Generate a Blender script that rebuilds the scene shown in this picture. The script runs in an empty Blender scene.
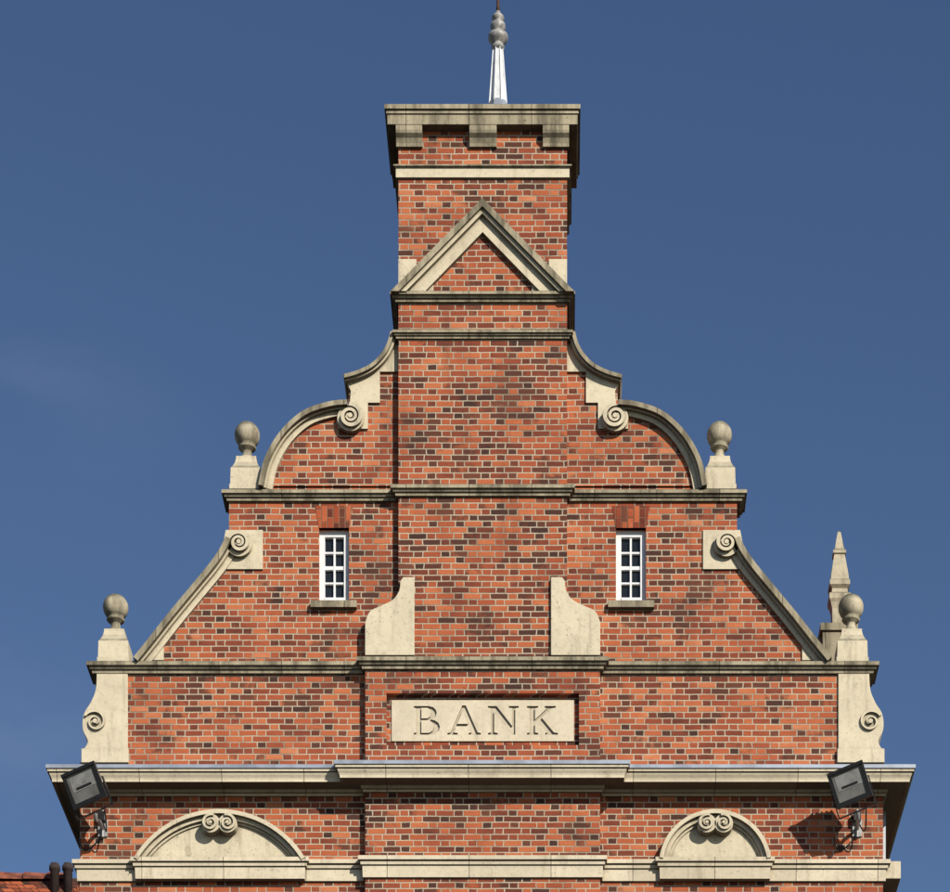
import bpy, math, random
from mathutils import Vector, Matrix
from mathutils.geometry import tessellate_polygon
import bmesh
random.seed(4)
S=0.0125; D=34.0; CX=(560-483)*S; CZ=1.6
def X(px): return (px-483)*S
def Z(py,y=0.0):
    z0=(2000-py)*S+CZ
    return CZ+(z0-CZ)*(D+y)/D
def XD(px,y): 
    return CX+(X(px)-CX)*(D+y)/D
def mir(px): return 966-px
scene=bpy.context.scene
# ---------------------------------------------------------------- materials
class NT:
    def __init__(s,name):
        s.m=bpy.data.materials.new(name); s.m.use_nodes=True
        s.t=s.m.node_tree; s.n=s.t.nodes; s.l=s.t.links
        s.b=s.n['Principled BSDF']
    def node(s,ty,**kw):
        n=s.n.new(ty)
        for k,v in kw.items(): setattr(n,k,v)
        return n
    def put(s,sock,v):
        if v is None: return
        if hasattr(v,'is_linked') or isinstance(v,bpy.types.NodeSocket): s.l.new(v,sock)
        else: sock.default_value=v
    def math(s,op,a,b=None,c=None,clamp=False):
        n=s.node('ShaderNodeMath',operation=op,use_clamp=clamp)
        s.put(n.inputs[0],a); s.put(n.inputs[1],b); s.put(n.inputs[2],c)
        return n.outputs[0]
    def noise(s,vec,scale,detail=4,rough=.55):
        n=s.node('ShaderNodeTexNoise'); s.put(n.inputs['Vector'],vec)
        n.inputs['Scale'].default_value=scale; n.inputs['Detail'].default_value=detail
        n.inputs['Roughness'].default_value=rough
        return n.outputs['Fac']
    def ramp(s,fac,stops,interp='LINEAR'):
        n=s.node('ShaderNodeValToRGB'); cr=n.color_ramp; cr.interpolation=interp
        while len(cr.elements)<len(stops): cr.elements.new(.5)
        for e,(p,c) in zip(cr.elements,stops):
            e.position=p; e.color=(c[0],c[1],c[2],1) if not isinstance(c,(int,float)) else (c,c,c,1)
        s.put(n.inputs[0],fac); return n.outputs[0]
    def mix(s,f,a,b,mode='MIX'):
        n=s.node('ShaderNodeMix',data_type='RGBA',blend_type=mode)
        s.put(n.inputs[0],f); 
        s.put(n.inputs[6],a if not isinstance(a,tuple) else (*a,1)); s.put(n.inputs[7],b if not isinstance(b,tuple) else (*b,1))
        return n.outputs[2]
    def smooth(s,v,lo,hi,a=0.,b=1.):
        n=s.node('ShaderNodeMapRange',interpolation_type='SMOOTHSTEP')
        s.put(n.inputs[0],v); n.inputs[1].default_value=lo; n.inputs[2].default_value=hi
        n.inputs[3].default_value=a; n.inputs[4].default_value=b
        return n.outputs[0]
    def pos(s):
        g=s.node('ShaderNodeTexCoord'); return g.outputs['Object']
    def scalev(s,v,sc):
        n=s.node('ShaderNodeMapping'); s.put(n.inputs['Vector'],v); n.inputs['Scale'].default_value=sc; return n.outputs[0]
    def bump(s,h,strength,dist):
        n=s.node('ShaderNodeBump'); s.put(n.inputs['Height'],h); n.inputs['Strength'].default_value=strength
        n.inputs['Distance'].default_value=dist; s.l.new(n.outputs[0],s.b.inputs['Normal'])

def brick_mat(name,bias=0.0,h=0.075,L=0.3375,vertical=False,mortarc=(.50,.42,.31),burn=1.0,tint=(1,1,1)):
    k=NT(name); p=k.pos()
    wob=k.noise(p,1.7,3); 
    sx=k.node('ShaderNodeSeparateXYZ'); k.l.new(p,sx.inputs[0])
    x,y,z=sx.outputs
    u=k.math('ADD',x,y)
    if vertical: u,z=z,u
    w2=k.noise(p,14,2)
    z=k.math('ADD',z,k.math('MULTIPLY',k.math('SUBTRACT',wob,.5),.016))
    z=k.math('ADD',z,k.math('MULTIPLY',k.math('SUBTRACT',w2,.5),.008))
    u=k.math('ADD',u,k.math('MULTIPLY',k.math('SUBTRACT',w2,.5),.02))
    zr=k.math('DIVIDE',z,h); row=k.math('FLOOR',zr); fz=k.math('FRACT',zr)
    odd=k.math('FLOORED_MODULO',row,2.0)
    rj=k.node('ShaderNodeTexWhiteNoise',noise_dimensions='1D'); k.l.new(row,rj.inputs['W'])
    uu=k.math('ADD',k.math('DIVIDE',u,L),k.math('MULTIPLY',odd,.5))
    uu=k.math('ADD',uu,k.math('MULTIPLY',rj.outputs['Value'],.08))
    per=k.math('FLOOR',uu); t=k.math('FRACT',uu)
    hd=k.math('GREATER_THAN',t,2/3)
    d=k.math('MINIMUM',t,k.math('ABSOLUTE',k.math('SUBTRACT',t,2/3)))
    d=k.math('MULTIPLY',k.math('MINIMUM',d,k.math('SUBTRACT',1.0,t)),L)
    dz=k.math('MULTIPLY',k.math('MINIMUM',fz,k.math('SUBTRACT',1.0,fz)),h)
    dm=k.math('MINIMUM',d,dz)
    fine=k.noise(p,90,3)
    dm=k.math('ADD',dm,k.math('MULTIPLY',k.math('SUBTRACT',fine,.5),.006))
    mask=k.smooth(dm,.0052,.0092)
    cv=k.node('ShaderNodeCombineXYZ'); k.l.new(k.math('ADD',k.math('MULTIPLY',per,2.0),hd),cv.inputs[0]); k.l.new(row,cv.inputs[1])
    wn=k.node('ShaderNodeTexWhiteNoise',noise_dimensions='3D'); k.l.new(cv.outputs[0],wn.inputs['Vector'])
    wn2=k.node('ShaderNodeTexWhiteNoise',noise_dimensions='3D'); k.l.new(k.scalev(cv.outputs[0],(1.7,2.3,1)),wn2.inputs['Vector'])
    val=wn.outputs['Value']
    mid=k.noise(k.scalev(p,(1,1,2.2)),2.3,3)
    v=k.math('ADD',k.math('MULTIPLY',val,.85),.04+bias)
    v=k.math('ADD',v,k.math('MULTIPLY',k.math('SUBTRACT',mid,.5),.6))
    v=k.math('SUBTRACT',v,k.math('MULTIPLY',hd,.10))
    T=lambda c:tuple(a*b for a,b in zip(c,tint))
    col=k.ramp(v,[(.0,T((.13,.038,.024))),(.22,T((.26,.063,.032))),(.5,T((.39,.098,.042))),(.78,T((.49,.145,.060))),(1,T((.57,.23,.115)))])
    low=k.noise(p,1.1,5,.65)
    thr=k.math('ADD',k.math('MULTIPLY',wn2.outputs['Value'],1.0),k.math('MULTIPLY',k.math('SUBTRACT',.5,low),2.0*burn))
    thr=k.math('SUBTRACT',thr,k.math('MULTIPLY',hd,.14))
    bf=k.smooth(thr,.04+(-bias)*.6,.22+(-bias)*.6,.9,0)
    dk=k.mix(val,(.045,.027,.022),(.12,.045,.030))
    col=k.mix(bf,col,dk)
    sp=k.noise(p,55,5,.7)
    col=k.mix(k.smooth(sp,.5,.75,0,.5),col,(.13,.042,.026))
    ef=k.smooth(k.noise(p,3.1,6,.7),.62,.80,0,.22)
    col=k.mix(ef,col,(.50,.34,.25))
    mc=k.mix(k.smooth(k.noise(p,1.3,5,.6),.34,.56),tuple(c*.55 for c in mortarc),mortarc)
    col=k.mix(mask,mc,col)
    st=k.noise(k.scalev(p,(3.2,3.2,.28)),1.0,5,.6)
    col=k.mix(k.smooth(st,.56,.78,0,.32),col,(.07,.038,.028))
    k.l.new(col,k.b.inputs['Base Color'])
    k.b.inputs['Roughness'].default_value=.9
    k.b.inputs['Specular IOR Level'].default_value=.2
    hgt=k.math('ADD',mask,k.math('MULTIPLY',sp,.5))
    hgt=k.math('ADD',hgt,k.math('MULTIPLY',val,.5))
    k.bump(hgt,.8,.007)
    return k.m

def stone_mat(name,base,dark,weather=.4,joint=0.0,lichen=True,topdark=.8,aod=.6,soffit_shade=.85):
    k=NT(name); p=k.pos()
    n1=k.noise(p,2.2,7,.65); n2=k.noise(p,17,6,.7); n3=k.noise(k.scalev(p,(5,5,.7)),1.3,6,.65)
    col=k.mix(k.smooth(n1,.3,.7),tuple(c*.84 for c in base),base)
    col=k.mix(k.smooth(n2,.45,.75,0,.45),col,tuple(c*.55 for c in base))
    col=k.mix(k.smooth(n3,.56-weather*.25,.80-weather*.2,0,min(1,.45+weather*.5)),col,dark)
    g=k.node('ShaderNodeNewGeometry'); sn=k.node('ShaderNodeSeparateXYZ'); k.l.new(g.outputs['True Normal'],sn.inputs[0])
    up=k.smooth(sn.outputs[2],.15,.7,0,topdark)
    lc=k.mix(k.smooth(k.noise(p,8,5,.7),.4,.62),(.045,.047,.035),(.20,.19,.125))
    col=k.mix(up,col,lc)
    # shade under ledges painted into the colour of down-facing faces
    col=k.mix(k.smooth(sn.outputs[2],-.85,-.35,soffit_shade,0),col,(.055,.042,.032))
    if lichen:
        sp=k.smooth(k.noise(p,34,3,.6),.66,.72,0,.8)
        col=k.mix(sp,col,(.07,.065,.05))
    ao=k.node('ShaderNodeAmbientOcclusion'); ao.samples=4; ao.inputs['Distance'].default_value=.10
    crease=k.smooth(ao.outputs['AO'],.35,.85,aod,0)  # darker stone colour in tight creases and recesses, from the AO node
    col=k.mix(crease,col,tuple(c*.6 for c in dark))
    sp=k.node('ShaderNodeSeparateXYZ'); k.l.new(p,sp.inputs[0])
    hh=k.math('ADD',n2,0.0)
    if joint>0:
        side=k.math('GREATER_THAN',k.math('ABSOLUTE',sn.outputs[0]),.5)
        u=k.math('ADD',k.math('MULTIPLY',sp.outputs[0],k.math('SUBTRACT',1.0,side)),k.math('MULTIPLY',sp.outputs[1],side))
        u=k.math('ADD',u,.17)
        f=k.math('FRACT',k.math('DIVIDE',u,joint)); f=k.math('MULTIPLY',k.math('MINIMUM',f,k.math('SUBTRACT',1.0,f)),joint)
        jm=k.smooth(f,.003,.007,.65,0)
        idn=k.node('ShaderNodeTexWhiteNoise',noise_dimensions='1D')
        k.l.new(k.math('FLOOR',k.math('DIVIDE',u,joint)),idn.inputs['W'])
        col=k.mix(k.math('MULTIPLY',idn.outputs['Value'],.3),col,dark)
        col=k.mix(jm,col,(.05,.04,.03))
        hh=k.math('SUBTRACT',hh,k.math('MULTIPLY',jm,1.5))
    k.l.new(col,k.b.inputs['Base Color']); k.b.inputs['Roughness'].default_value=.92
    k.b.inputs['Specular IOR Level'].default_value=.2
    k.bump(hh,.6,.008)
    return k.m

def simple_mat(name,c,rough=.6,metal=0.,noise=.25,scale=12,spec=.5):
    k=NT(name); p=k.pos()
    n=k.noise(p,scale,5,.65)
    col=k.mix(k.smooth(n,.35,.7,0,1),c,tuple(v*(1-noise) for v in c))
    k.l.new(col,k.b.inputs['Base Color']); k.b.inputs['Roughness'].default_value=rough
    k.b.inputs['Metallic'].default_value=metal; k.b.inputs['Specular IOR Level'].default_value=spec
    k.bump(n,.15,.004)
    return k.m

BR=brick_mat('brick_main',.0)
BRB=brick_mat('brick_bay',-.08)
BRV=brick_mat('brick_soldier',-.05,vertical=True,burn=.1,mortarc=(.25,.12,.07),tint=(.9,.75,.75))
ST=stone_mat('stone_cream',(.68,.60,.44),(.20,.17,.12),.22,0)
STJ=stone_mat('stone_cream_jointed',(.72,.635,.475),(.28,.235,.16),.2,1.02,topdark=.5,soffit_shade=.93)
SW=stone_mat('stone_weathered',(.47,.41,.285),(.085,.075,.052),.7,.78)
SB=stone_mat('stone_ball',(.54,.475,.345),(.12,.105,.075),.6,0,soffit_shade=.4)
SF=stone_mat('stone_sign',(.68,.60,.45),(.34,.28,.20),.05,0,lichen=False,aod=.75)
LEAD=simple_mat('lead_sheet',(.36,.40,.47),.45,.3,.35,3)
WHITE=simple_mat('white_paint',(.80,.81,.82),.5,0,.12,9)
GLASS=simple_mat('window_glass',(.015,.018,.02),.06,0,.2,2,.5)
BLACK=simple_mat('black_metal',(.014,.014,.016),.4,.0,.3,20)
LGL=simple_mat('lamp_glass',(.19,.19,.18),.15,0,.45,5,.8)
REFL=simple_mat('lamp_reflector',(.34,.34,.33),.3,.2,.4,8)
GALV=simple_mat('galvanised',(.36,.36,.36),.5,.3,.3,14)
PIPE=simple_mat('grey_pipe_paint',(.50,.51,.52),.5,0,.2,6)
PLEAD=simple_mat('painted_lead',(.74,.76,.78),.5,0,.25,7)
FIN=simple_mat('weathered_zinc',(.40,.39,.37),.55,.1,.6,16)
RUST=simple_mat('rusty_iron',(.10,.045,.03),.8,.2,.4,30)
TILE=brick_mat('roof_tile',-.12,h=.1,L=.3,mortarc=(.03,.02,.015))
RIDGE=simple_mat('ridge_tile',(.30,.09,.05),.85,0,.7,6)
POT=simple_mat('dark_pot',(.05,.032,.028),.85,0,.5,6)

# ---------------------------------------------------------------- mesh helpers
def obj(name,bm,mat,parent=None,smooth=False,bevel=0):
    bmesh.ops.recalc_face_normals(bm,faces=bm.faces)
    me=bpy.data.meshes.new(name); bm.to_mesh(me); bm.free()
    o=bpy.data.objects.new(name,me); scene.collection.objects.link(o)
    me.materials.append(mat)
    if smooth:
        for f in me.polygons: f.use_smooth=True
    if bevel:
        b=o.modifiers.new('b','BEVEL'); b.width=bevel; b.segments=2; b.limit_method='ANGLE'; b.angle_limit=math.radians(40)
    if parent is not None: o.parent=parent
    return o
def empty(name):
    e=bpy.data.objects.new(name,None); scene.collection.objects.link(e); return e
def plate(name,loops,y0,y1,mat,parent=None,bevel=0):
    bm=bmesh.new()
    v3=[[Vector((a,b,0)) for a,b in lp] for lp in loops]
    tris=tessellate_polygon(v3)
    flat=[p for lp in loops for p in lp]
    F=[bm.verts.new((a,y0,b)) for a,b in flat]; B=[bm.verts.new((a,y1,b)) for a,b in flat]
    for t in tris:
        try:
            bm.faces.new([F[i] for i in t]); bm.faces.new([B[i] for i in reversed(t)])
        except ValueError: pass
    i0=0
    for lp in loops:
        n=len(lp)
        for i in range(n):
            a=i0+i; b=i0+(i+1)%n
            bm.faces.new([F[a],F[b],B[b],B[a]])
        i0+=n
    return obj(name,bm,mat,parent,bevel=bevel)
def rect(x0,x1,z0,z1): return [(x0,z0),(x1,z0),(x1,z1),(x0,z1)]
def box(name,x0,x1,y0,y1,z0,z1,mat,parent=None,bevel=0):
    return plate(name,[rect(x0,x1,z0,z1)],y0,y1,mat,parent,bevel)
def sweep(name,path,prof,mat,parent=None):
    bm=bmesh.new(); n=len(path); rings=[]
    nr=[]
    for i in range(n-1):
        dx=path[i+1][0]-path[i][0]; dy=path[i+1][1]-path[i][1]; l=math.hypot(dx,dy)
        nr.append((dy/l,-dx/l))
    for i in range(n):
        if i==0: m=nr[0]
        elif i==n-1: m=nr[-1]
        else:
            a,b=nr[i-1],nr[i]; k=1+a[0]*b[0]+a[1]*b[1]
            m=((a[0]+b[0])/k,(a[1]+b[1])/k)
        rings.append([bm.verts.new((path[i][0]+m[0]*o,path[i][1]+m[1]*o,z)) for o,z in prof])
    k=len(prof)
    for i in range(n-1):
        for j in range(k):
            bm.faces.new([rings[i][j],rings[i][(j+1)%k],rings[i+1][(j+1)%k],rings[i+1][j]])
    bm.faces.new(rings[0]); bm.faces.new(rings[-1])
    return obj(name,bm,mat,parent)
def ribbon(name,pts,t0,t1,y0,y1,mat,parent=None):
    bm=bmesh.new(); n=len(pts); R=[]
    for i in range(n):
        a=pts[max(0,i-1)]; b=pts[min(n-1,i+1)]
        dx=b[0]-a[0]; dz=b[1]-a[1]; l=math.hypot(dx,dz) or 1
        nx,nz=dz/l,-dx/l
        q0=t0(i/(n-1)) if callable(t0) else t0; q1=t1(i/(n-1)) if callable(t1) else t1
        p=pts[i]
        A=(p[0]+nx*q0,p[1]+nz*q0); B=(p[0]+nx*q1,p[1]+nz*q1)
        R.append([bm.verts.new((A[0],y0,A[1])),bm.verts.new((B[0],y0,B[1])),bm.verts.new((B[0],y1,B[1])),bm.verts.new((A[0],y1,A[1]))])
    for i in range(n-1):
        for j in range(4): bm.faces.new([R[i][j],R[i][(j+1)%4],R[i+1][(j+1)%4],R[i+1][j]])
    bm.faces.new(R[0]); bm.faces.new(R[-1])
    return obj(name,bm,mat,parent)
def spiral(name,cx,cz,r,a0,turns,sgn,y0,y1,mat,parent=None,w=.34):
    N=56; pts=[]
    for i in range(N+1):
        t=i/N; a=a0+sgn*turns*2*math.pi*t; rr=r*(1-.78*t**.85)
        pts.append((cx+rr*math.cos(a),cz+rr*math.sin(a)))
    o=ribbon(name,pts,lambda t:-r*w*.5*(1-.5*t),lambda t:r*w*.5*(1-.5*t),y0,y1,mat,parent)
    d=[(cx+r*.20*math.cos(a*math.pi/8),cz+r*.20*math.sin(a*math.pi/8)) for a in range(16)]
    plate(name+'_eye',[d],y0-.01,y1,mat,parent)
    return o
def disc(name,cx,cz,r,y0,y1,mat,parent=None):
    plate(name,[[(cx+r*math.cos(a*math.pi/14),cz+r*math.sin(a*math.pi/14)) for a in range(28)]],y0,y1,mat,parent)
def lathe(name,cx,cy,prof,mat,parent=None,seg=32,smooth=True,rot=0):
    bm=bmesh.new(); R=[]
    for r,z in prof:
        R.append([bm.verts.new((cx+max(r,.0005)*math.cos(rot+2*math.pi*i/seg),cy+max(r,.0005)*math.sin(rot+2*math.pi*i/seg),z)) for i in range(seg)])
    for a,b in zip(R,R[1:]):
        for i in range(seg): bm.faces.new([a[i],a[(i+1)%seg],b[(i+1)%seg],b[i]])
    bm.faces.new(R[0]); bm.faces.new(R[-1])
    return obj(name,bm,mat,parent,smooth=smooth)
def interp(pts,n=6):
    out=[]; P=[pts[0]]+list(pts)+[pts[-1]]
    for i in range(1,len(P)-2):
        for j in range(n):
            t=j/n; q=[]
            for c in (0,1):
                a,b,d,e=P[i-1][c],P[i][c],P[i+1][c],P[i+2][c]
                q.append(.5*((2*b)+(-a+d)*t+(2*a-5*b+4*d-e)*t*t+(-a+3*b-3*d+e)*t**3))
            out.append(tuple(q))
    out.append(tuple(pts[-1])); return out
def PP(l,y=0,side=-1):
    return [((X(a) if side<0 else X(mir(a))),Z(b,y)) for a,b in l]

B=empty('bank_building')
P=.115
xl,xr=X(80),X(883)
# ---------------------------------------------------------------- lower walls
ztop=Z(762)
holes=[]
wins=[]
for wx in (X(221),X(713)-0.0):
    for zb in (9.6,5.6):
        wins.append((wx-.55,wx+.55,zb,zb+2.3))
for l in wins: holes.append(rect(*l))
front=plate('front_wall',[rect(xl,xr,0,ztop)]+holes,0,.35,BR,B)
box('side_wall_west',xl,xl+.35,.352,9,0,ztop,BR,B)
box('side_wall_east',xr-.35,xr,.352,9,0,ztop,BR,B)
box('rear_wall',xl+.352,xr-.352,8.65,9.0,0,ztop,BR,B)
bl,br=X(366),X(600)
sgx0,sgx1,sgz0,sgz1=X(387),X(579),Z(745,-P),Z(693,-P)
plate('bay_lower',[rect(bl,br,0,Z(656))]+[rect(sgx0,sgx1,sgz0,sgz1)],-P,.10,BRB,B)
for i,(a,b,c,d) in enumerate(wins):
    box('lower_window_glass_%d'%i,a,b,.2,.21,c,d,GLASS,B)
    for q in (a,(a+b)/2-.03,b-.06): box('lower_window_bar_%d'%i,q,q+.06,.13,.197,c,d,WHITE,B)
    for q in (c,(c+d)/2-.03,d-.06): box('lower_window_rail_%d'%i,a+.062,b-.062,.14,.19,q,q+.06,WHITE,B)
    box('lower_window_sill_%d'%i,a-.1,b+.1,-.08,.12,c-.12,c-.002,STJ,B)
box('door_surround',-.95,.95,-P-.12,-P+.05,0,3.1,STJ,B); box('door_leaf',-.6,.6,-P-.15,-P-.121,.15,2.5,BLACK,B)
# ---------------------------------------------------------------- attic stage
plate('attic_wall',[rect(X(106),X(860),ztop-.05,Z(662))],0.001,.38,BR,B)
# ---------------------------------------------------------------- gable stage 2
wl=[(X(319),X(349)),(X(616),X(646))]; wz0,wz1=Z(603),Z(528)
half=[(140,662),(160,636),(184,606),(204,582),(222,556),(229,534),(229,486)]
poly=PP(half)+PP(half,0,1)[::-1]
plate('gable_wall_lower',[poly]+[rect(a,b,wz0,wz1) for a,b in wl],0,.36,BR,B)
# ---------------------------------------------------------------- gable stage 3
arc_o=[(262,488),(268,462),(283,436),(305,416),(330,407),(348,405)]
half3=interp(arc_o,4)+[(349,392),(347,378)]+interp([(350,374),(366,368),(380,358),(390,344),(394,334)],4)
poly=PP(half3)+PP(half3,0,1)[::-1]
plate('gable_wall_upper',[poly],0,.34,BR,B)
cl,cr=X(399),X(567)
box('bay_upper',cl,cr,-P,.2,Z(656),Z(333,-P),BRB,B)
box('chimney_stack',cl,cr,-P,.95,Z(333,-P)+.001,Z(125,-P),BR,B)
bm=bmesh.new()
rz=Z(400)
for yy in (.30,8.9):
    bm.verts.new((xl-.1,yy,ztop)); bm.verts.new((0,yy,rz)); bm.verts.new((xr+.1,yy,ztop))
bm.verts.ensure_lookup_table(); v=bm.verts
bm.faces.new([v[0],v[1],v[4],v[3]]); bm.faces.new([v[1],v[2],v[5],v[4]]); bm.faces.new([v[0],v[1],v[2]]); bm.faces.new([v[3],v[4],v[5]]); bm.faces.new([v[0],v[2],v[5],v[3]])
for q in (v[0],v[1],v[2]): q.co.y=.385 
obj('roof',bm,TILE,B)
# ---------------------------------------------------------------- string courses
def prof(zt,p,h):
    return [(-.03,zt+.35*p),(0,zt+.35*p),(p*.92,zt),(p,zt-.01),(p,zt-h*.42),(p*.72,zt-h*.44),(p*.66,zt-h*.66),(p*.42,zt-h*.72),(p*.36,zt-h),(0,zt-h),(-.03,zt-h)]
def stage(zl,left,right,depth,bayl=None,bayr=None):
    if bayl is None: return [(left,depth),(left,0),(right,0),(right,depth)]
    return [(left,depth),(left,0),(bayl,0),(bayl,-P),(bayr,-P),(bayr,0),(right,0),(right,depth)]
def chim(depth=.95): return [(cl,depth),(cl,-P),(cr,-P),(cr,depth)]
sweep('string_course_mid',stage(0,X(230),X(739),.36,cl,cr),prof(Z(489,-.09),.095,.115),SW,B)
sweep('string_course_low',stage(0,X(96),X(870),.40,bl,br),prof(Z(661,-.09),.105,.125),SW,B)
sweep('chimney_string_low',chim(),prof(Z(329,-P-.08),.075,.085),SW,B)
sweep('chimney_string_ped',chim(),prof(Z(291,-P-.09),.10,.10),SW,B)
# main cornice
zc=Z(767,-.33)
cp=[(-.03,zc+.12),(0,zc+.12),(.33,zc+.012),(.345,zc),(.345,zc-.055),(.325,zc-.062),(.318,zc-.085),(.302,zc-.115),(.295,zc-.135),(.295,zc-.165),(.272,zc-.165),(.272,zc-.145),(.055,zc-.150),(.05,zc-.18),(.03,zc-.20),(.025,zc-.22),(0,zc-.222),(-.03,zc-.222)]
mainpath=stage(0,xl,xr,9.0,bl,br)
sweep('main_cornice',mainpath,cp,STJ,B)
lp=[(.0,zc+.135),(.335,zc+.030),(.362,zc+.022),(.362,zc-.022),(.350,zc-.022),(.350,zc+.010),(.33,zc+.016),(0,zc+.123)]
sweep('cornice_lead_flashing',mainpath,lp,LEAD,B)
zs=Z(859,-.08)
q=.07
def brk(a,b,y): return [(a,y),(a,y-q),(b,y-q),(b,y)]
spath=[(xl,9.0),(xl,0)]+brk(X(139),X(303),0)+[(bl,0),(bl,-P),(br,-P),(br,0)]+brk(X(662),X(767),0)+[(xr,0),(xr,9.0)]
sp=[(-.03,zs+.03),(0,zs+.03),(.085,zs),(.085,zs-.05),(.06,zs-.065),(.055,zs-.10),(.035,zs-.11),(.03,zs-.25),(0,zs-.26),(-.03,zs-.26)]
sweep('sill_string',spath,sp,STJ,B)
box('east_string_end_block',xr+.03,X(901),.02,.5,zs-.20,zs+.02,STJ,B,.008)
for zz in (12.6,8.6,4.3): sweep('lower_string_%d'%zz,mainpath,prof(zz,.1,.2),STJ,B)
# ---------------------------------------------------------------- segmental pediments
def segped(nm,cx,hw,top,base):
    h=(base-top); R=(hw*hw+h*h)/(2*h); cy=top+R
    a1=math.asin(min(1,hw/R)) 
    pts=[]
    for i in range(33):
        a=-a1+2*a1*i/32; pts.append((X(cx+R*math.sin(a)),Z(cy-R*math.cos(a),-.08)))
    zb=zs+.02
    plate(nm+'_tympanum',[[(pts[0][0],zb)]+pts+[(pts[-1][0],zb)]],-.05,.05,ST,B)
    ribbon(nm+'_hood',pts,0,.05,-.17,-.02,ST,B)
    ribbon(nm+'_hood_bed',pts,.051,.10,-.115,-.02,ST,B)
    ribbon(nm+'_hood_fillet',pts,.101,.13,-.075,-.02,ST,B)
    sx=X(cx); sz=Z(823,-.18)
    for sg,t in ((1,'a'),(-1,'b')):
        spiral(nm+'_volute_'+t,sx-sg*.105,sz,.105,math.radians(90-sg*20),1.6,sg,-.215,-.1,ST,B,w=.3)
        disc(nm+'_volute_ground_'+t,sx-sg*.105,sz,.115,-.185,-.04,ST,B)
segped('west_pediment',221,85,812,860)
segped('east_pediment',714.5,55.5,812,860)
# ---------------------------------------------------------------- gable copings, scrolls, consoles
for side,tag in ((-1,'west'),(1,'east')):
    s=-side
    xm=(lambda a:X(a)) if side<0 else (lambda a:X(mir(a)))
    f=lambda l,y=0:PP(l,y,side)
    def rb(name,pts,a,b,y0,y1,mat):
        if side<0: ribbon(name,pts,a,b,y0,y1,mat,B)
        else: ribbon(name,pts,-a,-b,y0,y1,mat,B)
    c=interp([(344,377),(358,373),(372,366),(382,356),(388,345),(391,334)],6)
    rb('shoulder_coping_'+tag,f(c,-.08),0,.045,-.14,.38,SW)
    rb('shoulder_bed_'+tag,f(c,-.05),.0455,.08,-.095,.36,ST)
    stone=c+[(399,334),(399,373),(380,373),(380,404),(368,404),(368,430),(338,430),(338,412),(350,405),(351,392),(347,384)]
    plate('shoulder_stone_'+tag,[f(stone)],-.03,.345,ST,B)
    a=interp(arc_o,5)
    rb('quadrant_coping_'+tag,f(a,-.08),-.03,.03,-.15,.38,SW)
    rb('quadrant_bed_'+tag,f(a,-.06),.031,.06,-.09,.36,ST)
    rb('quadrant_band_'+tag,f(a,-.03),.061,.135,-.045,.345,ST)
    spiral('quadrant_volute_'+tag,xm(351),Z(417,-.1),.15,math.radians(95 if side<0 else 85),1.9,side*1,-.135,-.02,ST,B)
    disc('quadrant_volute_ground_'+tag,xm(351),Z(417,-.1),.165,-.085,-.02,ST,B)
    d=interp([(137,661),(150,645),(172,617),(196,588),(214,566),(224,551),(229,540)],5)
    rb('raking_coping_'+tag,f(d,-.08),-.03,.04,-.15,.40,SW)
    rb('raking_bed_'+tag,f(d,-.05),.041,.075,-.085,.38,ST)
    rb('raking_band_'+tag,f(d,-.02),.076,.15,-.04,.365,ST)
    plate('raking_block_'+tag,[f([(226,531),(263,531),(263,570),(240,570),(222,570),(222,552)])],-.025,.37,ST,B)
    plate('raking_kneeler_'+tag,[f([(140,661),(150,646),(164,640),(164,661)])],-.028,.3,ST,B)
    spiral('raking_volute_'+tag,xm(240),Z(543,-.1),.14,math.radians(180 if side<0 else 0),1.9,side*1,-.135,-.015,ST,B)
    disc('raking_volute_ground_'+tag,xm(240),Z(543,-.1),.155,-.085,-.015,ST,B)
    con=interp([(97,673),(96,690),(91,703),(84,715),(83,730),(88,742),(84,750)],5)+[(83,763),(128,763),(128,673)]
    plate('console_'+tag,[f(con)],-.03,.40,ST,B,bevel=.008)
    plate('console_base_'+tag,[f([(82,750),(129,750),(129,764),(82,764)])],-.05,.41,ST,B,bevel=.006)
    spiral('console_volute_'+tag,xm(96),Z(721,-.06),.145,math.radians(150 if side<0 else 30),1.6,side*1,-.065,-.01,ST,B,w=.2)
    sh=interp([(401,583),(400,592),(394,601),(383,607),(371,613),(366,624)],5)
    sc=[(415,579),(404,579)]+sh+[(366,657),(415,657)]
    plate('bay_shoulder_'+tag,[f(sc,-P)],-P-.05,.05,ST,B,bevel=.006)
    for nm,bx,zb in (('upper',246,487),('lower',114,660)):
        xx=xm(bx); yc=.13; z0=Z(zb,-.05)-.03
        r2=math.sqrt(2)
        lathe('ball_pedestal_%s_%s'%(nm,tag),xx,yc,[(.20*r2,z0),(.20*r2,z0+.06),(.19*r2,z0+.065),(.185*r2,z0+.27),(.16*r2,z0+.31),(.135*r2,z0+.37),(.125*r2,z0+.42),(.125*r2,z0+.45),(.08*r2,z0+.46)],ST,B,seg=4,smooth=False,rot=math.pi/4)
        pr=[(.10,z0+.45),(.10,z0+.48),(.065,z0+.50),(.055,z0+.55),(.06,z0+.585),(.10,z0+.60),(.115,z0+.62),(.10,z0+.635)]
        R=.158; cz=z0+.775
        for i in range(1,20):
            an=-math.pi/2+math.pi*i/19.5
            if cz+R*math.sin(an)>z0+.645: pr.append((R*math.cos(an),cz+R*math.sin(an)*1.02))
        pr.append((.01,cz+R*1.03))
        lathe('ball_finial_%s_%s'%(nm,tag),xx,yc,pr,SB,B)
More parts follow.
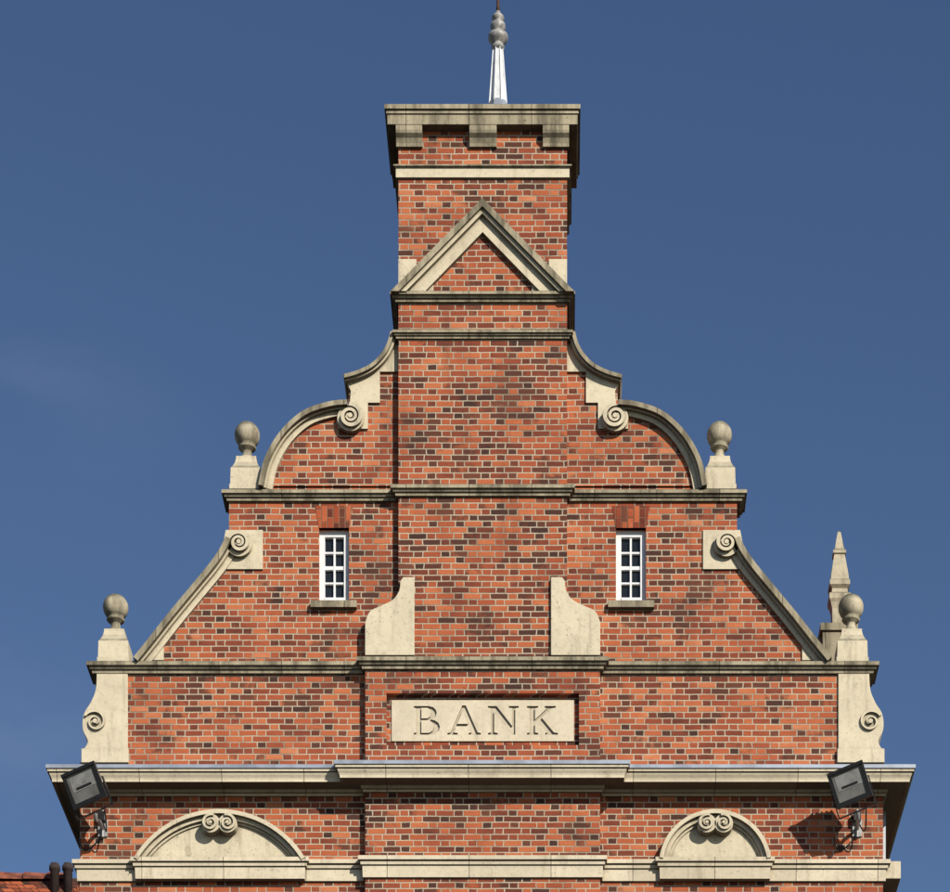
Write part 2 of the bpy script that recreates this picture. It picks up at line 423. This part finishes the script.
# ---------------------------------------------------------------- windows in the gable
for i,(a,b) in enumerate(wl):
    n='gable_window_%d_'%i
    fy=.07; J=.068
    box(n+'jamb_l',a,a+J,fy,fy+.07,wz0,wz1,WHITE,B); box(n+'jamb_r',b-J,b,fy,fy+.07,wz0,wz1,WHITE,B)
    box(n+'head',a+J+.001,b-J-.001,fy,fy+.07,wz1-.075,wz1,WHITE,B); box(n+'foot',a+J+.001,b-J-.001,fy-.01,fy+.07,wz0,wz0+.10,WHITE,B)
    m=(a+b)/2
    box(n+'mullion',m-.012,m+.012,fy+.012,fy+.062,wz0+.101,wz1-.076,WHITE,B)
    for j in (1,2,3):
        zz=wz0+.10+(wz1-wz0-.175)*j/4; t=.022 if j==2 else .011
        box(n+'rail_%d'%j,a+J+.001,b-J-.001,fy+.015,fy+.058,zz-t,zz+t,WHITE,B)
    box(n+'glass',a,b,fy+.052,fy+.06,wz0,wz1,GLASS,B)
    box(n+'room',a-.05,b+.05,.30,.31,wz0-.05,wz1+.05,BLACK,B)
    box(n+'sill',a-.10,b+.10,-.075,.06,wz0-.085,wz0-.002,SW,B)
    plate(n+'flat_arch',[[(a-.0,wz1-.0),(b,wz1),(b+.05,wz1+.275),(a-.05,wz1+.275)]],-.006,.05,BRV,B)
# ---------------------------------------------------------------- chimney pediment and cap
yf=-P
def chev(name,ya,yb,xw,top,t,y0,y1,mat):
    base=ya
    o=[(483-xw,base),(483,top),(483+xw,base),(483+xw-t*1.0,base),(483,top+t*1.0),(483-xw+t*1.0,base)]
    plate(name,[PP(o,y0)],y0,y1,mat,B)
chev('pediment_coping',291,0,91,198,8,yf-.16,yf+.05,SW)
chev('pediment_bed',291,0,83,206,7,yf-.12,yf+.05,ST)
chev('pediment_band',291,0,77,212,20,yf-.06,yf+.05,ST)
for s_ in (-1,1):
    f=lambda l:PP(l,yf-.02,s_)
    plate('pediment_kneeler',[f([(399,259),(417,259),(417,275),(399,289)])],yf-.018,yf+.03,ST,B)
    plate('pediment_foot',[f([(415,291),(415,268),(434,268),(434,291)])],yf-.022,yf+.03,ST,B)
sweep('chimney_band',chim(),[(-.03,Z(168,yf)),(0,Z(168,yf)),(.03,Z(170,yf)),(.03,Z(179,yf)),(0,Z(180,yf)),(-.03,Z(180,yf))],ST,B)
sweep('chimney_band_mould',chim(),prof(Z(164,yf-.06),.06,.05),SW,B)
zt=Z(105,yf-.15)
sweep('chimney_cap',chim(),[(-.3,zt+.02),(.13,zt+.02),(.165,zt),(.165,zt-.055),(.14,zt-.06),(.145,zt-.10),(.13,zt-.112),(.128,zt-.225),(.0,zt-.227),(-.03,zt-.227)],SW,B)
box('chimney_cap_slab',cl+.05,cr-.05,-P+.05,.90,zt-.1,zt+.03,SW,B)
zc0=zt-.2275
for cx_,w in ((410,26),(483.5,27),(556,26)):
    a,b=X(cx_-w/2),X(cx_+w/2)
    bm=bmesh.new()
    pf=[(-.02,zc0),(.122,zc0),(.122,zc0-.06),(.11,zc0-.09),(.075,zc0-.13),(.05,zc0-.18),(.04,zc0-.215),(-.02,zc0-.215)]
    A=[bm.verts.new((a,yf-o,z)) for o,z in pf]; C=[bm.verts.new((b,yf-o,z)) for o,z in pf]
    for i in range(len(pf)): j=(i+1)%len(pf); bm.faces.new([A[i],A[j],C[j],C[i]])
    bm.faces.new(A); bm.faces.new(C)
    obj('chimney_corbel',bm,SW,B)
# ---------------------------------------------------------------- fleche behind the chimney
fy=6.0; fx=XD(498,fy)
fz=lambda py:Z(py,fy)
k=(D+fy)/D*S
lathe('roof_turret',fx,fy,[(.9,fz(420)),(.9,fz(250)),(1.05,fz(245)),(.75,fz(215)),(.4,fz(170)),(12*k,fz(118)),(9.5*k,fz(104))],LEAD,B,seg=8,smooth=False,rot=math.pi/8)
spire=lathe('fleche_spire',fx,fy,[(8.2*k,fz(105)),(7.2*k,fz(88)),(5.4*k,fz(66)),(4.7*k,fz(50))],PLEAD,B,seg=8,smooth=False,rot=math.pi/8)
for i in range(8):
    a=math.pi/8+i*math.pi/4
    bm=bmesh.new()
    for zz,r in ((fz(106),8.8*k),(fz(50),5.0*k)):
        for da,rr in ((-.12,r*.93),(-.05,r*1.13),(.05,r*1.13),(.12,r*.93)):
            bm.verts.new((fx+rr*math.cos(a+da),fy+rr*math.sin(a+da),zz))
    bm.verts.ensure_lookup_table(); v=bm.verts
    for j in range(4): bm.faces.new([v[j],v[(j+1)%4],v[(j+1)%4+4],v[j+4]])
    bm.faces.new(v[0:4]); bm.faces.new(v[4:8])
    obj('fleche_rib',bm,PLEAD,B)
lathe('fleche_finial',fx,fy,[(5.0*k,fz(51)),(6.5*k,fz(49)),(6.5*k,fz(47)),(4.8*k,fz(46)),(5.6*k,fz(44)),(8.6*k,fz(42)),(10.2*k,fz(39)),(9.8*k,fz(36)),(6*k,fz(34)),(4.6*k,fz(33)),(6*k,fz(31)),(7.8*k,fz(28)),(7.3*k,fz(25)),(4.2*k,fz(23)),(3.6*k,fz(21)),(6.4*k,fz(19)),(5.8*k,fz(17)),(3*k,fz(16)),(2.2*k,fz(12))],FIN,B,seg=20)
lathe('fleche_rod',fx,fy,[(2.0*k,fz(13)),(1.5*k,fz(5)),(1.2*k,fz(-15)),(.3*k,fz(-50))],RUST,B,seg=8)
# ---------------------------------------------------------------- obelisk on the side parapet
oy=2.6; ox=XD(839,oy); oz=lambda py:Z(py,oy); k=(D+oy)/D*S; r2=math.sqrt(2)
lathe('obelisk_pier',ox-.02,oy,[(.22*r2,ztop-.2),(.22*r2,oz(640)),(.25*r2,oz(639)),(.25*r2,oz(632)),(.16*r2,oz(630))],SW,B,seg=4,smooth=False,rot=math.pi/4)
lathe('obelisk',ox,oy,[(7*k*r2,oz(632)),(7.5*k*r2,oz(612)),(9*k*r2,oz(606)),(10.5*k*r2,oz(603)),(10.5*k*r2,oz(598)),(8*k*r2,oz(596)),(7.5*k*r2,oz(592)),(10*k*r2,oz(589)),(10*k*r2,oz(585)),(9*k*r2,oz(583)),(8.5*k*r2,oz(578)),(5.2*k*r2,oz(557)),(6.5*k*r2,oz(556)),(6.3*k*r2,oz(553)),(4.6*k*r2,oz(551)),(1.6*k*r2,oz(533)),(.2*k,oz(531))],SB,B,seg=4,smooth=False,rot=math.pi/4)
plate('side_parapet',[[(X(790),ztop),(X(790),oz(668)),(ox-.25,oz(640)),(ox+.2,oz(655)),(ox+.2,ztop)]],oy-.12,oy+.15,SW,B)
for tag,xx in (('west',xl-.045),('east',xr+.06)):
    lathe('downpipe_'+tag,xx,.55,[(.04,0),(.04,zc-.16)],PIPE,B,seg=14)
# ---------------------------------------------------------------- BANK sign
SG=empty('bank_sign')
yp=-.055
def L(loop,ox_): 
    zb=Z(734.5,yp); return [(X(ox_)+a*S*1.02,zb+b*S*1.02) for a,b in loop]
Bo=[(0,0),(0,1.6),(2.5,2.2),(2.5,25.8),(0,26.4),(0,28),(14.5,28),(18.8,27),(21.5,24.5),(22.5,21.5),(21.4,18),(18.8,15.8),(16.4,15),(20.6,14),(24.2,11.5),(25.6,8),(24.6,4),(21.5,1.2),(16,0)]
Bu=[(7.5,16),(7.5,26.2),(13.5,26.2),(16.0,24.6),(17.0,21.5),(16.0,17.8),(13.5,16)]
Bd=[(7.5,1.8),(7.5,14.1),(14.5,14.1),(18.3,12),(19.8,8),(18.4,4),(15,1.8)]
Ao=[(-.5,0),(-.5,1.6),(2.6,2.2),(14,28.6),(17.6,28.6),(29.2,2.2),(32.4,1.6),(32.4,0),(20.3,0),(20.3,1.6),(23.0,2.2),(20.6,8.1),(8.2,8.1),(5.8,2.2),(9.7,1.6),(9.7,0)]
Ai=[(9.2,10.6),(19.6,10.6),(14.5,23)]
No=[(0,0),(0,1.6),(3.2,2.2),(3.2,25.8),(0,26.4),(0,28),(8.6,28),(23.8,8.6),(23.8,25.8),(20.4,26.4),(20.4,28),(30.2,28),(30.2,26.4),(26.8,25.8),(26.8,0),(23.8,0),(6.2,22.4),(6.2,2.2),(9.7,1.6),(9.7,0)]
Ko=[(0,0),(0,1.6),(2.8,2.2),(2.8,25.8),(0,26.4),(0,28),(11,28),(11,26.4),(7.9,25.8),(7.9,14.8),(19.6,25.8),(17.3,26.4),(17.3,28),(28.2,28),(28.2,26.4),(24,25.8),(14.4,16.7),(26.4,2.2),(30.4,1.6),(30.4,0),(17.8,0),(17.8,1.6),(20,2.2),(10.9,13.4),(7.9,10.5),(7.9,2.2),(11,1.6),(11,0)]
loops=[rect(X(392),X(574),Z(741,yp),Z(700,yp)),L(Bo,414),L(Bu,414),L(Bd,414),L(Ao,448),L(Ai,448),L(No,488),L(Ko,527)]
plate('sign_panel',loops,yp,yp+.028,SF,SG)
box('sign_backing',X(392)+.002,X(574)-.002,yp+.026,.05,Z(741,yp)+.002,Z(700,yp)-.002,SF,SG)
plate('sign_brick_frame',[rect(sgx0+.001,sgx1-.001,sgz0+.001,sgz1-.001),rect(X(392)-.004,X(574)+.004,Z(741,yp)-.004,Z(700,yp)+.004)],-.04,.05,BRB,SG)
# ---------------------------------------------------------------- floodlights
def floodlight(px,py,mx,my):
    e=empty('floodlight')
    y=-.56; cx_,cz_=XD(px,y),Z(py,y)
    M=Matrix.Translation((cx_,y,cz_))@Matrix.Rotation(math.radians(-17),4,'Y')@Matrix.Rotation(math.radians(-14),4,'Z')@Matrix.Rotation(math.radians(14),4,'X')
    def part(name,verts,faces,mat,bev=0.006):
        bm=bmesh.new(); vs=[bm.verts.new(M@Vector(v)) for v in verts]
        for f in faces: bm.faces.new([vs[i] for i in f])
        return obj(name,bm,mat,e,bevel=bev)
    CF=[(0,1,2,3),(4,5,6,7),(0,1,5,4),(1,2,6,5),(2,3,7,6),(3,0,4,7)]
    def bx(name,x0,x1,y0,y1,z0,z1,mat,tx=0,tz=0,bev=.004):
        v=[(x0,y0,z0),(x1,y0,z0),(x1,y0,z1),(x0,y0,z1),(x0+tx,y1,z0+tz),(x1-tx,y1,z0+tz),(x1-tx,y1,z1-tz),(x0+tx,y1,z1-tz)]
        return part(name,v,CF,mat,bev)
    w,h=.215,.205
    bx('housing',-w,w,-.02,.17,-h,h,BLACK,.07,.06)
    bx('bezel_top',-w-.015,w+.015,-.06,-.005,h-.03,h+.01,BLACK); bx('bezel_bottom',-w-.015,w+.015,-.05,-.005,-h-.01,-h+.05,BLACK)
    bx('bezel_left',-w-.014,-w+.035,-.049,-.004,-h+.03,h-.03,BLACK); bx('bezel_right',w-.035,w+.014,-.049,-.004,-h+.03,h-.03,BLACK)
    bx('glass',-w+.03,w-.03,-.03,-.021,-h+.04,h-.03,LGL,bev=0)
    bx('reflector_fold',-w+.06,w-.06,-.034,-.031,-.03,h-.06,REFL,.0,.0,bev=0)
    bx('lamp_tube',-.1,.1,-.040,-.035,-.012,.012,BLACK,bev=0)
    bx('gear_box',-.12,.12,.16,.23,-.10,.10,BLACK)
    for i in range(5): bx('cooling_fin',-.16+i*.08-.005,-.16+i*.08+.005,.10,.21,-.14,.14,BLACK,bev=0)
    bx('yoke_left',-w-.035,-w-.02,-.0,.05,-h-.10,.03,BLACK,bev=0); bx('yoke_right',w+.02,w+.035,-.0,.05,-h-.10,.03,BLACK,bev=0)
    bx('yoke_base',-w-.035,w+.035,-.0,.05,-h-.115,-h-.10,BLACK,bev=0)
    p0=M@Vector((0,.03,-h-.11)); mxw,mzw=X(mx),Z(my)
    def tube(name,pts,r,mat):
        cu=bpy.data.curves.new(name,'CURVE'); cu.dimensions='3D'; cu.bevel_depth=r; cu.bevel_resolution=4
        s=cu.splines.new('POLY'); s.points.add(len(pts)-1)
        for q_,p_ in zip(s.points,pts): q_.co=(*p_,1)
        cu.materials.append(mat); o=bpy.data.objects.new(name,cu); scene.collection.objects.link(o); o.parent=e
    tube('arm',[p0,(p0.x+.0,p0.y+.02,p0.z-.08),((p0.x+mxw)/2,-.2,mzw+.02),(mxw,-.03,mzw)],.024,GALV)
    tube('stay',[(mxw,-.03,mzw+.24),(mxw,-.03,mzw-.10)],.020,GALV)
    box('wall_plate',mxw-.06,mxw+.06,-.03,.01,mzw-.09,mzw+.12,GALV,e,.004)
    box('junction_box',mxw-.05,mxw+.04,-.10,-.031,mzw+.08,mzw+.2,BLACK,e,.006)
    pts=[]
    a=Vector((p0.x+.1,p0.y+.05,p0.z+.1)); b=Vector((mxw,-.06,mzw+.1))
    for i in range(13):
        t=i/12; v=a.lerp(b,t); v.z-=.22*math.sin(math.pi*t); v.x+=.04*math.sin(math.pi*t); pts.append(v)
    tube('cable',pts,.009,BLACK)
    pts=[(mxw-.02,-.03,mzw-.08)]+[(mxw-.03-.26*math.sin(t*math.pi/2/6)*1.0,-.02,mzw-.10-.16*math.sin(t*math.pi/6)) for t in range(7)]
    tube('cable_tail',pts,.008,BLACK)
floodlight(85,786,103,830)
floodlight(850,785,857,830)
# ---------------------------------------------------------------- neighbouring house (bottom left)
H=empty('neighbouring_house')
hy=9.0; hz=Z(878,hy+3)
x0,x1=XD(-260,hy+3),XD(79,hy+3)
bm=bmesh.new()
vs=[(x0,hy,hz-3.2),(x1,hy,hz-3.2),(x1,hy+3,hz),(x0,hy+3,hz),(x0,hy+6,hz-3.2),(x1,hy+6,hz-3.2)]
v=[bm.verts.new(q_) for q_ in vs]
for f_ in ((0,1,2,3),(3,2,5,4),(1,5,2),(0,3,4),(0,4,5,1)): bm.faces.new([v[i] for i in f_])
obj('house_roof',bm,TILE,H)
box('house_walls',x0+.2,x1-.2,hy+.3,hy+5.7,0,hz-3.2,BR,H)
n=int((x1-x0)/.4)
for i in range(n):
    xx=x0+i*.4
    bm=bmesh.new(); A=[];C=[]
    for j in range(9):
        a=math.pi*j/8; A.append(bm.verts.new((xx+.01,hy+3-.14*math.cos(a),hz-.06+.16*math.sin(a)))); C.append(bm.verts.new((xx+.385,hy+3-.12*math.cos(a),hz-.06+.135*math.sin(a))))
    for j in range(8): bm.faces.new([A[j],A[j+1],C[j+1],C[j]])
    bm.faces.new(A); bm.faces.new(C); obj('ridge_tile',bm,RIDGE,H)
k2=(D+hy+3)/D*S
for px in (58,71):
    xx=XD(px,hy+3); zz=Z(884,hy+3)
    lathe('ridge_pot',xx,hy+2.7,[(4.5*k2,zz-.3),(4.5*k2,zz+.10),(5.6*k2,zz+.11),(5.6*k2,zz+.18),(4.2*k2,zz+.185),(4.2*k2,zz+.22)],POT,H,seg=14)
# ---------------------------------------------------------------- ground
def gplane(name,x0,x1,y0,y1,z,mat):
    bm=bmesh.new(); v=[bm.verts.new(q_) for q_ in ((x0,y0,z),(x1,y0,z),(x1,y1,z),(x0,y1,z))]; bm.faces.new(v); return obj(name,bm,mat)
gplane('ground',-1500,1500,-1500,1500,-.02,simple_mat('earth_grass',(.07,.075,.04),.95,0,.4,.3))
gplane('road',-200,200,-28,-6,-.012,simple_mat('asphalt',(.05,.05,.052),.9,0,.3,4))
box('pavement',-200,200,-6,-.3,-.2,.11,simple_mat('paving',(.24,.23,.21),.9,0,.3,2))
RM=empty('road_marking')
for i in range(-20,21):
    o=gplane('dash',i*6-1,i*6+1,-17.1,-16.98,-.008,WHITE); o.parent=RM
# ---------------------------------------------------------------- light
AZ,EL=math.radians(35),math.radians(29)
d=Vector((-math.sin(AZ)*math.cos(EL),math.cos(AZ)*math.cos(EL),-math.sin(EL)))
sun=bpy.data.lights.new('sun','SUN'); sun.energy=5.0; sun.angle=math.radians(.5); sun.color=(1,.93,.81)
so=bpy.data.objects.new('sun',sun); scene.collection.objects.link(so); so.rotation_euler=d.to_track_quat('-Z','Y').to_euler()
so.location=(20,-30,40)
w=bpy.data.worlds.new('World'); scene.world=w; w.use_nodes=True; nt=w.node_tree; nn=nt.nodes; ll=nt.links
bg=nn['Background']
sky=nn.new('ShaderNodeTexSky'); sky.sky_type='NISHITA'; sky.sun_disc=False; sky.sun_elevation=EL; sky.sun_rotation=math.pi-AZ
sky.air_density=1.0; sky.dust_density=.3; sky.ozone_density=2.5
hs=nn.new('ShaderNodeHueSaturation'); hs.inputs['Hue'].default_value=.508; hs.inputs['Saturation'].default_value=1.10; hs.inputs['Value'].default_value=1.0; ll.new(sky.outputs[0],hs.inputs['Color'])
tc=nn.new('ShaderNodeTexCoord')
mp=nn.new('ShaderNodeMapping'); mp.inputs['Scale'].default_value=(1,1,2.4); ll.new(tc.outputs['Generated'],mp.inputs[0])
no=nn.new('ShaderNodeTexNoise'); no.inputs['Scale'].default_value=16; no.inputs['Detail'].default_value=7; no.inputs['Roughness'].default_value=.55; ll.new(mp.outputs[0],no.inputs['Vector'])
mr=nn.new('ShaderNodeMapRange'); mr.inputs[1].default_value=.30; mr.inputs[2].default_value=.70; ll.new(no.outputs['Fac'],mr.inputs[0])
def M(op,a,b=None):
    n=nn.new('ShaderNodeMath'); n.operation=op
    for i,v in enumerate((a,b)):
        if v is None: continue
        if isinstance(v,(int,float)): n.inputs[i].default_value=v
        else: ll.new(v,n.inputs[i])
    return n.outputs[0]
tot=None
for px,py,sx_,sz_,amp in ((42,374,.020,.0065,1.0),(20,735,.035,.022,.7),(95,405,.03,.02,.25)):
    c=Vector((X(px)-CX,D,(2000-py)*S)).normalized()
    right=Vector((c.y,-c.x,0)).normalized(); up=right.cross(c)
    dots=[]
    for ax,sc in ((right,sx_),(up,sz_)):
        n=nn.new('ShaderNodeVectorMath'); n.operation='DOT_PRODUCT'; ll.new(tc.outputs['Generated'],n.inputs[0]); n.inputs[1].default_value=ax
        q=M('DIVIDE',n.outputs['Value'],sc); dots.append(M('MULTIPLY',q,q))
    e=M('EXPONENT',M('MULTIPLY',M('ADD',dots[0],dots[1]),-1.0)); e=M('MULTIPLY',e,amp)
    tot=e if tot is None else M('ADD',tot,e)
fac=M('MULTIPLY',M('MULTIPLY',tot,mr.outputs[0]),.26)
mx=nn.new('ShaderNodeMix'); mx.data_type='RGBA'; ll.new(fac,mx.inputs[0]); ll.new(hs.outputs[0],mx.inputs[6]); mx.inputs[7].default_value=(3.2,3.9,5.6,1)
ll.new(mx.outputs[2],bg.inputs[0]); bg.inputs[1].default_value=.083
# ---------------------------------------------------------------- camera (rising-front view)
cam=bpy.data.cameras.new('camera'); co=bpy.data.objects.new('camera',cam); scene.collection.objects.link(co)
co.location=(CX,-D,CZ); co.rotation_euler=(math.radians(90),0,0)
cam.sensor_width=36; cam.lens=36*D/(950*S)
cam.shift_x=-(560-475)/950; cam.shift_y=(2000-446)/950
cam.clip_end=5000
scene.camera=co
scene.view_settings.view_transform='Standard'; scene.view_settings.look='None'; scene.view_settings.exposure=0
